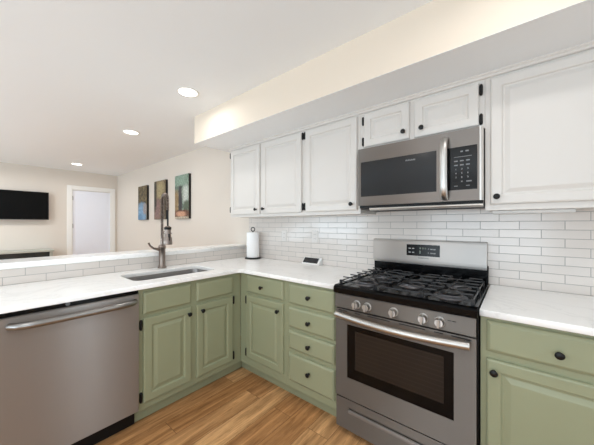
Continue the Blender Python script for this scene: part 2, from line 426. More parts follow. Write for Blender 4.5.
def slab_front(name, F, u0, u1, z0, z1, m, parent):
    return rings(MB(), F, u0, u1, z0, z1, [(0, 0), (0, .009), (.004, .013), (.012, .018), (.015, .019)]).out(name, m, parent)
def knob(F, u, z, parent, d=.019):
    mb = MB().lathe([(.008, 0), (.008, .002), (.0055, .004), (.005, .012), (.0095, .016), (.0145, .020), (.0155, .024), (.013, .028), (.006, .0305), (.0001, .031)], F.pt(u, d, z), F.out(), 16)
    return mb.out('knob', M['black'], parent, smooth=True)
def hinge(F, u, z, parent, h=.06, wd=.018, d=.0):
    """wrap hinge: leaf on the frame with a barrel standing proud beside the door"""
    mb = MB()
    lo, hi = z - h / 2, z + h / 2
    rings(mb, F, u - wd * .3, u + wd * .3, lo + .004, hi - .004, [(0, d), (0, d + .003), (.002, d + .004)])
    a, b = F.pt(u, d + .008, lo + .006), F.pt(u, d + .008, hi - .006)
    mb.tube([a, b], .0085, 10)
    mb.lathe([(.0085, 0), (.006, .008), (.0001, .012)], b, (0, 0, 1), 10)
    mb.lathe([(.0085, 0), (.006, .008), (.0001, .012)], a, (0, 0, -1), 10)
    return mb.out('hinge', M['black'], parent, smooth=True)

# ------------------------------------------------------------------ room
YE, XP, XT, CT = 1.4412, -1.8161, -2.4604, .914
struct(MB().box(LEFT_X - .1, RIGHT_X + .1, REAR_Y - .1, BACK_Y + .1, -.1, 0).out('floor', M['floor']))
struct(MB().box(LEFT_X - .1, RIGHT_X + .1, REAR_Y - .1, BACK_Y + .1, CEIL, CEIL + .1).out('ceiling', M['ceiling']))
struct(MB().box(LEFT_X - .1, RIGHT_X + .1, BACK_Y, BACK_Y + .1, 0, CEIL).out('wall_back', M['wall']))
mb = MB()
for a, b, z0, z1 in ((REAR_Y, -2.1, 0, CEIL), (-.6, 1.0, 0, CEIL), (1.14, BACK_Y, 0, CEIL), (-2.1, -.6, 2.2, CEIL), (1.0, 1.14, 0, .1), (1.0, 1.14, 2.05, CEIL)): mb.box(RIGHT_X, RIGHT_X + .1, a, b, z0, z1)  # gaps added in this unseen wall for the right-hand fill lamps
struct(mb.out('wall_right', M['greywall']))
# left wall with the door opening
DY0, DY1, DZ = 1.283, 1.968, 2.02
mb = MB(); mb.box(LEFT_X - .1, LEFT_X, REAR_Y, DY0, 0, CEIL); mb.box(LEFT_X - .1, LEFT_X, DY1, BACK_Y, 0, CEIL); mb.box(LEFT_X - .1, LEFT_X, DY0, DY1, DZ, CEIL)
struct(mb.out('wall_left', M['wall']))
# unseen rear wall, two large openings added for the fill light
mb = MB()
for a, b, z0, z1 in ((LEFT_X, -5.9, 0, CEIL), (-3.3, -1.7, 0, CEIL), (.5, RIGHT_X, 0, CEIL), (-5.9, -3.3, 0, .45), (-1.7, .5, 0, .45), (-5.9, -3.3, 2.25, CEIL), (-1.7, .5, 2.25, CEIL)):
    mb.box(a, b, REAR_Y - .1, REAR_Y, z0, z1)
struct(mb.out('wall_rear', M['greywall']))
# half wall behind the sink, tiled on the kitchen side
struct(MB().box(-2.69, XT - .008, 0.0, BACK_Y, 0, 1.014).out('wall_half', M['wall']))
struct(MB().box(XT - .008, XT, 0.0, BACK_Y - .008, CT, 1.014).out('wall_half_tiles', M['tile_pen']))
struct(MB().box(XT, .42, BACK_Y - .008, BACK_Y, CT, 1.40).out('wall_back_tiles', M['tile_back']))
struct(MB().box(-2.567, RIGHT_X, 1.4486, BACK_Y, 2.131, CEIL).out('ceiling_soffit', M['soffit']))
struct(MB().box(-2.567, RIGHT_X, 1.4486, BACK_Y, 2.13, 2.131).out('ceiling_soffit_underside', M['ceiling']))
# moulding along the tops of the wall cabinets
struct(MB().prism([(1.808, 2.104), (1.800, 2.104), (1.796, 2.108), (1.794, 2.116), (1.788, 2.122), (1.788, 2.13), (1.808, 2.13)], 'x', -2.442, .392).out('trim_1', M['cab_white']))
# door casing and door in the left wall
mb = MB()
mb.box(LEFT_X, LEFT_X + .018, DY0 - .08, DY0, 0, DZ + .085); mb.box(LEFT_X, LEFT_X + .018, DY1, DY1 + .08, 0, DZ + .085); mb.box(LEFT_X, LEFT_X + .018, DY0, DY1, DZ, DZ + .085)
mb.box(LEFT_X - .1, LEFT_X, DY0, DY0 + .012, 0, DZ); mb.box(LEFT_X - .1, LEFT_X, DY1 - .012, DY1, 0, DZ); mb.box(LEFT_X - .1, LEFT_X, DY0, DY1, DZ - .012, DZ)
struct(mb.out('trim_2', M['trim'], bevel=.003))
d1 = struct(MB().box(LEFT_X - .06, LEFT_X - .02, DY0 + .014, DY1 - .014, .008, DZ - .014).out('door_1', M['door'], bevel=.002))
mb = MB()
z = .3
while z < 1.93:   # closed blind slats over the door's light
    mb.prism([(LEFT_X - .02, z), (LEFT_X - .015, z + .001), (LEFT_X - .011, z + .026), (LEFT_X - .012, z + .0275), (LEFT_X - .02, z + .0275)], 'y', DY0 + .07, DY1 - .07); z += .0275
mb.out('blind', M['door'], d1)
for z in (.3, 1.22, 1.8): MB().tube([(LEFT_X - .014, DY0 + .016, z), (LEFT_X - .014, DY0 + .016, z + .09)], .007, 8).out('hinge', M['burnerhead'], d1)
for nm, pts in (('baseboard_left', (LEFT_X, LEFT_X + .014, REAR_Y, DY0 - .08)),):
    struct(MB().box(*pts, 0, .1).out(nm, M['trim'], bevel=.003))
struct(MB().box(LEFT_X + .014, -2.69, BACK_Y - .014, BACK_Y, 0, .1).out('baseboard_back', M['trim'], bevel=.003))

# ------------------------------------------------------------------ ceiling lights
def can(x, y, label=None, k=1.0):
    if label:
        t = thing('ceiling_light', label, 'ceiling light', (x, y, CEIL), 'recessed ceiling lights')
        MB().lathe([(.072, 0), (.088, 0), (.09, -.003), (.086, -.006), (.074, -.006), (.072, -.004)], (x, y, CEIL), (0, 0, 1), 32).out('trim_ring', M['trim'], t, smooth=True)
        MB().lathe([(.0735, -.001), (.073, -.0045), (.05, -.006), (.0001, -.0065)], (x, y, CEIL), (0, 0, 1), 32).out('lens', M['lens'], t, smooth=True)
    o = area('downlight_or_fill', (x, y, CEIL - .012), (0, 0, 0), .14, .14, POWER_CAN * k, CAN_COL, 'DISK', 170)
    if label: o.parent = t; o.location = (0, 0, -.012)
can(-2.125, 1.141, 'round recessed ceiling light nearest the cream soffit', .72)
can(-3.573, 1.2, 'round recessed ceiling light second out from the soffit')
can(-6.227, 1.2, 'small far recessed ceiling light in front of the white door')
for x, y, k in ((.05, 1.0, .85), (-.95, -.35, 1.4), (.3, -.9, 1), (-3.5, -1.3, 1.0), (-6.1, -1.3, 3.0), (-6.1, -.1, 3.3)): can(x, y, None, k)  # unseen lamps: soffit and floor ones inferred, the rest added as fill

# ------------------------------------------------------------------ base cabinets
FB, FP = Face('back', 1.481), Face('pen', -1.856)
G = M['cab_green']
def carcass(F, u0, u1, depth, parent, z0=.1, z1=.882, m=G, name='body', back=True):
    """open box: two sides, floor, back and a face frame 2 cm thick"""
    mb = MB(); t = .018
    def b(ua, ub, da, db, za, zb):
        p, q = F.pt(ua, da, za), F.pt(ub, db, zb)
        mb.box(min(p[0], q[0]), max(p[0], q[0]), min(p[1], q[1]), max(p[1], q[1]), za, zb)
    b(u0, u1, -.02, 0, z0, z1)
    b(u0, u0 + t, -depth, -.02, z0, z1); b(u1 - t, u1, -depth, -.02, z0, z1)
    b(u0 + t, u1 - t, -depth, -.02, z0, z0 + t); b(u0 + t, u1 - t, -depth, -depth + .008, z0 + t, z1)
    return mb.out(name, m, parent, bevel=.0015)
def toe(mb_pts, parent):
    return MB().box(*mb_pts).out('toe_kick', G, parent, bevel=.002)

t = thing('sink_cabinet', 'sage green base cabinet under the sink with two doors', 'cabinet', (-2.1, 1.05, 0))
carcass(FP, .664, 1.43, .57, t)
MB().box(-1.876, -1.857, 1.4305, 1.4805, .1, .882).out('corner_filler', G, t)
toe((-1.94, -1.921, .664, 1.545, 0, .1), t)
for u0, u1 in ((.690, 1.016), (1.060, 1.387)):
    slab_front('false_drawer_front', FP, u0, u1, .715, .857, G, t)
d = raised_door('door', FP, .690, 1.016, .146, .690, G, t); knob(FP, .992, .643, d)
for z in (.65, .185): hinge(FP, .677, z, d)
d = raised_door('door', FP, 1.060, 1.387, .146, .690, G, t); knob(FP, 1.098, .643, d)
for z in (.655, .185): hinge(FP, 1.399, z, d)

t = thing('corner_cabinet', 'sage green base cabinet in the corner with one drawer over one door', 'cabinet', (-1.55, 1.78, 0))
carcass(FB, -1.855, -1.312, .59, t)
toe((-1.92, -1.312, 1.545, 1.564, 0, .1), t)
d = slab_front('drawer', FB, -1.761, -1.341, .724, .868, G, t); knob(FB, -1.565, .79, d)
d = raised_door('door', FB, -1.761, -1.341, .172, .700, G, t); knob(FB, -1.385, .638, d)
for z in (.655, .21): hinge(FB, -1.773, z, d)

t = thing('drawer_cabinet', 'sage green base cabinet of four stacked drawers left of the range', 'cabinet', (-1.1, 1.78, 0))
carcass(FB, -1.3115, -.884, .59, t)
toe((-1.3115, -.884, 1.545, 1.564, 0, .1), t)
for z0, z1, kz in ((.717, .862, .79), (.545, .692, .615), (.388, .520, .452), (.156, .355, .265)):
    d = slab_front('drawer', FB, -1.287, -.897, z0, z1, G, t); knob(FB, -1.095, kz, d)

t = thing('right_cabinet', 'sage green base cabinet with drawer and door right of the range', 'cabinet', (.13, 1.78, 0))
t.name = 'base_cabinet'
carcass(FB, -.124, .392, .59, t)
toe((-.124, .392, 1.545, 1.564, 0, .1), t)
d = slab_front('drawer', FB, -.1, .366, .725, .864, G, t); knob(FB, .133, .785, d)
d = raised_door('door', FB, -.1, .366, .15, .693, G, t); knob(FB, -.073, .643, d)

# peninsula end panel
tag(MB().box(-2.46, -1.858, .022, .052, 0, .884).out('end_panel', G, bevel=.002, base=True), 'sage green panel closing the counter end left of the dishwasher', 'panel')

# ------------------------------------------------------------------ counters
cr = .05
arc = [(XP + cr - cr * math.cos(R(a)), YE - cr + cr * math.sin(R(a))) for a in range(0, 91, 15)]
Lshape = [(XT + .0005, 0.0), (XP, 0.0)] + arc + [(-.882, YE), (-.882, BACK_Y - .0085), (XT + .0005, BACK_Y - .0085)]
hole = rrect(-2.30, -1.957, .685, 1.315, .055)
tag(outline('countertop', [Lshape, hole], .884, CT, M['quartz']), 'long L-shaped white quartz countertop around the sink', 'countertop')
tag(outline('countertop', [[(-.124, YE), (.42, YE), (.42, BACK_Y - .0085), (-.124, BACK_Y - .0085)]], .884, CT, M['quartz']), 'short white quartz countertop right of the range', 'countertop')
tag(outline('bar_ledge', [[(-2.716, -.03), (XT + .012, -.03), (XT + .012, BACK_Y - .0085), (-2.716, BACK_Y - .0005)]], 1.0145, 1.054, M['quartz']), 'white raised ledge capping the tiled half wall behind the sink', 'ledge')

# ------------------------------------------------------------------ sink and faucet
t = thing('sink', 'dark stainless undermount sink sunk in the white countertop', 'sink', (-2.13, 1.0, .69))
def loop(x0, x1, y0, y1, r, z): return [(x, y, z) for x, y in rrect(x0, x1, y0, y1, r)]
MB().loft([loop(-2.33, -1.927, .655, 1.345, .06, .8835), loop(-2.305, -1.952, .68, 1.32, .058, .8835), loop(-2.302, -1.955, .683, 1.317, .056, .87), loop(-2.296, -1.961, .689, 1.311, .055, .71),
           loop(-2.28, -1.977, .705, 1.295, .045, .692), loop(-2.2, -2.06, .9, 1.1, .03, .688)], cap=False).out('basin', M['sink'], t, smooth=True)
m_ = t.children[0].modifiers.new('sheet', 'SOLIDIFY'); m_.thickness = .002; m_.offset = -1
MB().lathe([(.03, 0), (.045, .001), (.044, .003), (.03, .002), (.001, .001)], (-2.13, 1.0, .690), (0, 0, 1), 24).out('drain', M['steel_pol'], t, smooth=True)
MB().box(-2.2, -2.06, .9, 1.1, .6865, .6885).out('drain_plate', M['sink'], t)

fx, fy = -2.395, 1.048
t = thing('faucet', 'tall brushed nickel spring faucet standing behind the sink', 'faucet', (fx, fy, CT))
MB().lathe([(.0001, 0), (.036, 0), (.036, .008), (.030, .014), (.0265, .03), (.0255, .1), (.0265, .165), (.030, .17), (.030, .195), (.022, .2), (.014, .206), (.012, .25), (.0001, .25)], (fx, fy, CT)).out('body', M['faucet'], t, smooth=True)
hd = MB().tube([(fx, fy, CT + .165), (fx + .0, fy - .035, CT + .165)], [.016, .016], 14).tube([(fx, fy - .035, CT + .165), (fx, fy - .07, CT + .175), (fx, fy - .10, CT + .2), (fx, fy - .112, CT + .225)], [.011, .009, .008, .0085], 10)
hd.out('lever_handle', M['faucet'], t, smooth=True)
# arching hose with its spring coil
dirx, diry = .9987, -.05
def hose(s):
    """s 0..1 along the arch"""
    rr, zs = .06, CT + .255
    H1 = .325
    L1, L2, L3 = H1, PI * rr, .225
    q = s * (L1 + L2 + L3)
    if q < L1: o, z = 0, zs + q
    elif q < L1 + L2:
        a = (q - L1) / rr; o, z = rr - rr * math.cos(a), zs + H1 + rr * math.sin(a)
    else: o, z = 2 * rr, zs + H1 - (q - L1 - L2)
    return Vector((fx + o * dirx, fy + o * diry, z))
MB().tube([hose(k / 60) for k in range(61)], .0068, 10).out('hose', M['blackmatte'], t, smooth=True)
coil = []
N = 900; turns = 52
for k in range(N + 1):
    s = k / N * .80
    p = hose(s); q = (hose(min(s + .004, 1)) - hose(max(s - .004, 0))).normalized()
    side = Vector((-diry, dirx, 0)); nn = q.cross(side).normalized()
    a = 2 * PI * turns * k / N
    coil.append(p + .0108 * (math.cos(a) * side + math.sin(a) * nn))
MB().tube(coil, .003, 5).out('spring', M['faucet'], t, smooth=True)
hp = hose(1.0)
MB().lathe([(.0001, .012), (.018, .012), (.025, 0), (.026, -.02), (.0245, -.03), (.026, -.075), (.033, -.09), (.036, -.13), (.035, -.145), (.0001, -.145)], hp).out('spray_head', M['faucet'], t, smooth=True)
MB().lathe([(.0255, .004), (.0280, .002), (.0280, -.016), (.0255, -.018)], hp).out('spray_collar', M['blackmatte'], t, smooth=True)
MB().tube([hp + Vector((dirx * .024, diry * .024, -.05)), hp + Vector((dirx * .030, diry * .030, -.11))], .006, 8).out('spray_button', M['blackmatte'], t, smooth=True)
arm_z = hp.z - .035
MB().tube([(fx, fy, CT + .20), (fx + .02 * dirx, fy + .02 * diry, arm_z), (hp.x - .022 * dirx, hp.y - .022 * diry, arm_z)], .0065, 8).tube([hp + Vector((.027 * math.cos(2 * PI * k / 16), .027 * math.sin(2 * PI * k / 16), -.05)) for k in range(17)], .006, 6).out('docking_arm', M['faucet'], t, smooth=True)

# ------------------------------------------------------------------ dishwasher
t = thing('dishwasher', 'stainless steel dishwasher built in left of the sink cabinet', 'dishwasher', (-2.1, .36, 0))
MB().box(-2.43, -1.87, .0585, .66, .1, .868).out('body', M['blackmatte'], t)
prof = [(-1.869, .115), (-1.838, .115), (-1.832, .119), (-1.830, .3), (-1.829, .6), (-1.830, .82), (-1.833, .85), (-1.839, .856), (-1.869, .856)]
MB().prism(prof, 'y', .062, .659).out('door_panel', M['steel_v'], t, bevel=.002, smooth=False)
cs = MB().box(-1.869, -1.846, .062, .659, .8575, .883).out('control_strip', M['blackgloss'], t)
MB().lathe([(.0001, 0), (.010, 0), (.010, .001), (.0001, .001)], (-1.846, .318, .870), (1, 0, 0), 20).out('oval_emblem', M['dimtext'], cs)
pts = []
for k in range(25):
    s = k / 24; y = .105 + s * .53
    o = .048 * (1 - (2 * s - 1) ** 4) ** .5 if 0 < s < 1 else 0
    pts.append((-1.828 + min(o, .042) + .004 * math.sin(PI * s), y, .815))
MB().tube(pts, .0175, 12, flat=1.0).out('handle', M['steel_hd'], t, smooth=True)
MB().box(-1.92, -1.905, .062, .659, .004, .113).out('toe_kick', M['blackmatte'], t)
for y in (.1, .62):
    for x in (-1.95, -2.38): MB().lathe([(.018, 0), (.018, .008), (.007, .01), (.007, .1)], (x, y, 0), n=12).out('leveling_foot', M['blackmatte'], t)

# ------------------------------------------------------------------ range
t = thing('gas_range', 'stainless and black gas range standing between the counters', 'range', (-.5, 1.75, 0))
RX0, RX1 = -.876, -.130
MB().box(RX0, RX1, 1.482, 2.055, .03, .872).out('body', M['blackmatte'], t, bevel=.002)
for x in (RX0 + .05, RX1 - .05):
    for y in (1.52, 2.0): MB().lathe([(.02, 0), (.02, .01), (.01, .012), (.01, .03)], (x, y, 0), n=12).out('foot', M['blackmatte'], t)
# drawer with the recessed grip
d = MB()
rx0, rx1 = RX0 + .006, RX1 - .006
d.box(rx0, rx1, 1.448, 1.48, .178, .226); d.box(rx0, rx1, 1.448, 1.48, .04, .150)
d.box(rx0, -.784, 1.448, 1.48, .150, .178); d.box(-.222, rx1, 1.448, 1.48, .150, .178); d.box(-.784, -.222, 1.47, 1.48, .150, .178)
dr = d.out('drawer', M['steel_dark'], t)
MB().prism([(1.455, .142), (1.443, .147), (1.439, .158), (1.441, .167), (1.450, .169), (1.462, .150)], 'x', -.782, -.224).out('drawer_grip', M['steel_mw'], dr, bevel=.001)
# oven door
od = MB()
fz0, fz1, wz0, wz1, wx0, wx1 = .236, .774, .364, .687, -.791, -.225
od.box(rx0, rx1, 1.442, 1.48, fz0, wz0); od.box(rx0, rx1, 1.442, 1.48, wz1, fz1)
od.box(rx0, wx0, 1.442, 1.48, wz0, wz1); od.box(wx1, rx1, 1.442, 1.48, wz0, wz1)
bmesh.ops.remove_doubles(od.bm, verts=od.bm.verts, dist=1e-5)
dr = od.out('oven_door', M['steel_dark'], t)
win = MB(); ix0, ix1, iz0, iz1 = wx0 + .05, wx1 - .042, .424, .655
win.box(wx0, wx1, 1.4445, 1.47, wz0, iz0); win.box(wx0, wx1, 1.4445, 1.47, iz1, wz1); win.box(wx0, ix0, 1.4445, 1.47, iz0, iz1); win.box(ix1, wx1, 1.4445, 1.47, iz0, iz1)
wn = win.out('window', M['blackgloss'], dr)
MB().box(ix0, ix1, 1.4455, 1.47, iz0, iz1).out('inner_glass', M['ovenglass'], dr)
pts, rad = [], []
for k in range(25):
    s = k / 24; x = -.842 + s * .684
    pts.append((x, 1.398 - .030 * math.sin(PI * s), .752 - .006 * math.sin(PI * s))); rad.append(.0185)
hm = MB().tube(pts, rad, 14)
for x in (-.832, -.168): hm.tube([(x, 1.443, .752), (x, 1.398, .752)], .012, 10)
hm.out('handle', M['steel_pol'], dr, smooth=True)
for a, b in ((-.85, -.79), (-.74, -.705), (-.66, -.53), (-.48, -.35), (-.31, -.27), (-.235, -.155)): MB().box(a, b, 1.4412, 1.45, .7625, .7675).out('vent_slot', M['blackmatte'], dr)
# control panel with five knobs
cp = MB().prism([(1.482, .783), (1.437, .783), (1.431, .788), (1.436, .868), (1.482, .868)], 'x', rx0, rx1).out('control_panel', M['steel_dark'], t, bevel=.001)
for x, z in ((-.722, .823), (-.656, .822), (-.505, .824), (-.357, .824), (-.282, .824)):
    k = MB().lathe([(.0245, 0), (.0245, .004), (.0205, .007), (.0195, .03), (.018, .033), (.0001, .033)], (x, 1.4345, z), (0, -1, 0), 24)
    kk = k.out('knob', M['steel_h'], t, smooth=True)
    MB().box(x - .0055, x + .0055, 1.386, 1.404, z - .0195, z + .0195).out('grip_bar', M['steel_pol'], kk, bevel=.002)
for x in (-.242, -.222): MB().box(x - .008, x + .008, 1.4328, 1.4345, .836, .8385).out('panel_mark', M['blackmatte'], cp)
# cooktop
ck = MB().prism([(1.475, .872), (1.428, .872), (1.4225, .878), (1.4225, .905), (1.430, .915), (1.446, .920), (1.456, .914), (2.03, .914), (2.03, .872)], 'x', RX0, RX1)
ck.box(RX0, RX0 + .022, 1.45, 2.03, .912, .920); ck.box(RX1 - .022, RX1, 1.45, 2.03, .912, .920)
ck.out('cooktop', M['blackgloss'], t, bevel=.0015)
burners = ((-.74, 1.60, .045), (-.74, 1.87, .036), (-.503, 1.735, .05), (-.266, 1.60, .05), (-.266, 1.87, .036))
for x, y, r in burners:
    b = MB().lathe([(.0001, 0), (r + .03, 0), (r + .028, .003), (r + .006, .004), (r + .004, .014), (r - .002, .017), (.0001, .017)], (x, y, .9141), n=28).out('burner', M['burnerhead'], t, smooth=True)
    MB().lathe([(.0001, 0), (r, 0), (r + .002, .004), (r - .004, .009), (.0001, .010)], (x, y, .9312), n=28).out('burner_cap', M['burner'], b, smooth=True)
def grate(x0, x1, y0, y1, centers):
    g = MB(); zt, zb, wd = .963, .950, .0035
    def bar(ax, ay, bx, by, top=None):
        zt_ = top or zt; zb_ = zt_ - .007
        dv = Vector((bx - ax, by - ay, 0)).normalized(); nv = Vector((-dv.y, dv.x, 0)) * wd
        A, B = Vector((ax, ay, 0)), Vector((bx, by, 0))
        L = []
        for p in (A, B):
            L.append([p + nv + Vector((0, 0, zb_)), p - nv + Vector((0, 0, zb_)), p - nv * .3 + Vector((0, 0, zt_)), p + nv * .3 + Vector((0, 0, zt_))])
        g.loft(L)
    lo = .943
    bar(x0, y0, x1, y0, lo); bar(x0, y1, x1, y1, lo); bar(x0, y0, x0, y1, lo); bar(x1, y0, x1, y1, lo)
    ym = (y0 + y1) / 2
    bar(x0, ym, x1, ym, .956)
    for cx, cy, rr in centers:
        for dy in (-.095, 0, .095):
            if rr[0] < cy + dy < rr[1]:
                n_ = .03 if abs(dy) < .05 else .045
                bar(x0, cy + dy, cx - n_, cy + dy * (.55 if abs(dy) < .05 else 1)); bar(cx + n_, cy + dy * (.55 if abs(dy) < .05 else 1), x1, cy + dy)
        for sx in (-1, 1):
            for sy in (-1, 1): bar(cx + sx * .028, cy + sy * .02, cx + sx * .07, cy + sy * .075)
        bar(cx, cy + .03, cx, rr[1]); bar(cx, rr[0], cx, cy - .03)
    for x in (x0, x1):
        for y in (y0, ym, y1): g.box(x - .007, x + .007, y - .007, y + .007, .9145, .946)
    return g.out('grate', M['iron'], t, bevel=.0015)
gy0, gy1 = 1.475, 1.985
grate(-.853, -.632, gy0, gy1, [(-.74, 1.60, (gy0, 1.73)), (-.74, 1.87, (1.73, gy1))])
grate(-.624, -.382, gy0, gy1, [(-.503, 1.62, (gy0, 1.73)), (-.503, 1.85, (1.73, gy1))])
grate(-.374, -.153, gy0, gy1, [(-.266, 1.60, (gy0, 1.73)), (-.266, 1.87, (1.73, gy1))])
# back guard
MB().box(RX0, RX1, 2.048, 2.083, .914, 1.03).out('vent_panel', M['blackgloss'], t)
bgd = MB().prism([(2.083, 1.003), (2.050, 1.003), (2.038, 1.010), (2.030, 1.024), (2.0275, 1.04), (2.031, 1.165), (2.036, 1.176), (2.046, 1.181), (2.083, 1.181)], 'x', RX0 - .002, RX1 - .006).out('backguard', M['steel_h'], t, bevel=.001)
ds = MB().prism([(2.0262, 1.069), (2.0285, 1.150), (2.04, 1.150), (2.04, 1.069)], 'x', -.620, -.400).out('display', M['blackgloss'], t)
for x in (-.598, -.574, -.452, -.433):
    for z in (1.089, 1.117): MB().box(x - .0075, x + .0075, 2.0258 + .0003, 2.03, z, z + .007).out('key_mark', M['text'], ds)
for z in (1.092, 1.12): MB().box(-.475, -.468, 2.0261, 2.03, z, z + .004).out('key_mark', M['text'], ds)
for x in (-.530, -.512, -.496): MB().box(x, x + .009, 2.0261, 2.03, 1.118, 1.130).out('clock_segment', M['digit'], ds)
MB().box(-.532, -.522, 2.0261, 2.03, 1.086, 1.108).out('clock_segment', M['digit'], ds)
letters('range_lettering', 'FRIGIDAIRE', .014, (-.505, 2.0268, 1.054), (R(90), 0, 0), M['dimtext'], bgd)

# ------------------------------------------------------------------ microwave
t = thing('microwave', 'stainless over-the-range microwave hung under the small cabinet', 'microwave', (-.5, 1.9, 1.40))
MX0, MX1 = -.868, -.132
MB().box(MX0 + .003, MX1 - .002, 1.775, 2.084, 1.408, 1.828).out('body', M['steel_mw'], t, bevel=.002)
fm = MB()
y0, y1 = 1.745, 1.774
fm.box(MX0, -.150, y0, y1, 1.734, 1.829); fm.box(MX0, -.150, y0, y1, 1.428, 1.490)
fm.box(MX0, -.848, y0, y1, 1.490, 1.734); fm.box(-.362, -.312, y0, y1, 1.490, 1.734); fm.box(-.160, -.150, y0, y1, 1.490, 1.734)
bmesh.ops.remove_doubles(fm.bm, verts=fm.bm.verts, dist=1e-5)
fr = fm.out('front_frame', M['steel_mw'], t)
MB().prism([(-.1495, y0), (-.146, y0), (-.140, y0 + .005), (-.135, y0 + .014), (-.1335, y1), (-.1495, y1)], 'z', 1.428, 1.829).out('side_trim', M['steel_trim'], t)
gl = MB().box(-.8478, -.3622, y0 + .002, y1, 1.4902, 1.7338).out('door_glass', M['glassmw'], t)
kp = MB().box(-.3118, -.1602, y0 + .0015, y1, 1.4902, 1.7338).out('keypad', M['glass'], t)
letters('brand_lettering', 'FRIGIDAIRE', .012, (-.512, y0 + .0016, 1.701), (R(90), 0, 0), M['text'], gl)
ky = y0 + .0012
def key(x0, x1, z0, z1): MB().box(x0, x1, ky, ky + .002, z0, z1).out('key_mark', M['dimtext'], kp)
for r in (0, 1, 6):
    z = 1.655 - r * .0235
    for c in range(3):
        x = -.262 + c * .029
        if r < 2: key(x - .009, x + .009, z - .004, z + .003)
        elif c != 1: key(x - .009, x + .009, z - .003, z + .001)
key(-.272, -.185, 1.676, 1.679); key(-.240, -.228, 1.703, 1.711); key(-.216, -.200, 1.703, 1.711); key(-.212, -.186, 1.5335, 1.5405)
for r, row in enumerate(('123', '456', '789', ' 0 ')):
    for c, s in enumerate(row):
        if s != ' ': letters('key_digit', s, .013, (-.262 + c * .029, ky + .0004, 1.608 - r * .0235), (R(90), 0, 0), M['text'], kp)
pts = []
for k in range(21):
    s = k / 20; z = 1.442 + s * .352
    pts.append((-.317, 1.742 - .046 * min(1, (1 - (2 * s - 1) ** 4) ** .5 if 0 < s < 1 else 0), z))
MB().tube(pts, .0195, 14, flat=.5, up=(0, 1, 0)).out('handle', M['steel_pol'], t, smooth=True)
un = MB().prism([(1.762, 1.427), (1.762, 1.412), (1.79, 1.402), (2.06, 1.396), (2.06, 1.4075), (1.79, 1.4075)], 'x', MX0 + .004, MX1 - .004).out('vent_grille', M['blackmatte'], t)
MB().prism([(1.764, 1.4115), (1.755, 1.408), (1.752, 1.401), (1.758, 1.394), (1.785, 1.392), (1.785, 1.402)], 'x', MX0 + .08, MX1 - .004).out('bottom_lip', M['steel_trim'], t)

# ------------------------------------------------------------------ wall cabinets
FU = Face('back', 1.808); W = M['cab_white']
def upper(label, x0, x1, z0, doors, hinges):
    t = thing('wall_cabinet', label, 'cabinet', ((x0 + x1) / 2, 1.95, z0), 'white wall cabinets')
    MB().box(x0, x1, 1.808, 2.0855, z0, 2.1295).out('body', W, t, bevel=.0015)
    MB().box(x0 + .001, x1 - .001, 1.8065, 1.81, z0 - .002, z0 + .004).out('bottom_rail', W, t)
    for (a, b, za, zb, kx, kz, hs) in doors:
        d = raised_door('door', FU, a, b, za, zb, W, t, fr=.05)
        knob(FU, kx, kz, d)
        for hx, hz in hs: hinge(FU, hx, hz, d, h=.055, wd=.015)
    return t
upper('white two-door wall cabinet above the paper towel', -2.442, -1.4055, 1.375, [
    (-2.42, -1.955, 1.40, 2.095, -1.998, 1.445, [(-2.431, 2.05), (-2.431, 1.455)]),
    (-1.921, -1.427, 1.40, 2.088, -1.890, 1.447, [(-1.416, 2.055), (-1.416, 1.447)])], None)
upper('white one-door wall cabinet left of the microwave', -1.405, -.8805, 1.375, [
    (-1.383, -.903, 1.40, 2.09, -.943, 1.447, [(-1.394, 2.055), (-1.394, 1.447)])], None)
upper('small white two-door wall cabinet above the microwave', -.88, -.1305, 1.832, [
    (-.848, -.532, 1.853, 2.095, -.565, 1.90, [(-.857, 2.045), (-.857, 1.895)]),
    (-.501, -.158, 1.850, 2.088, -.454, 1.90, [(-.148, 2.047), (-.148, 1.883)])], None)
upper('large white wall cabinet right of the microwave', -.13, .392, 1.375, [
    (-.105, .366, 1.404, 2.091, -.077, 1.444, [])], None)
tag(MB().prism([(1.96, 1.3745), (1.96, 1.362), (1.965, 1.358), (2.03, 1.358), (2.035, 1.362), (2.035, 1.3745)], 'x', -.105, .24).out('light_bar', M['whiteplastic'], bevel=.001),
    'slim white light bar under the large right wall cabinet', 'light bar')

# ------------------------------------------------------------------ things on the counter and wall
px, py = -2.272, 1.985
t = thing('paper_towel_holder', 'black paper towel holder standing in the counter corner', 'paper towel holder', (px, py, CT))
MB().lathe([(.0001, 0), (.088, 0), (.09, .004), (.088, .011), (.02, .013), (.0001, .013)], (px, py, CT + .0002), n=36).out('base', M['black'], t, smooth=True)
lp = [(px + .02 * math.sin(a) * .66, py + .02 * math.sin(a) * .75, CT + .327 - .021 * math.cos(a)) for a in [2 * PI * k / 20 for k in range(21)]]
MB().tube([(px, py, CT + .012), (px, py, CT + .308)], .006, 10).tube(lp, .005, 8, cap=False).out('rod', M['black'], t, smooth=True)
roll = MB().loft([[(px + r * math.cos(2 * PI * k / 40), py + r * math.sin(2 * PI * k / 40), z) for k in range(40)] for r, z in
                  ((.021, CT + .016), (.067, CT + .016), (.0695, CT + .019), (.0695, CT + .291), (.067, CT + .294), (.021, CT + .294), (.021, CT + .016))], cap=False)
tag(roll.out('paper_towel_roll', M['paper'], smooth=True, base=True), 'white roll of paper towels on the black holder', 'paper towel')

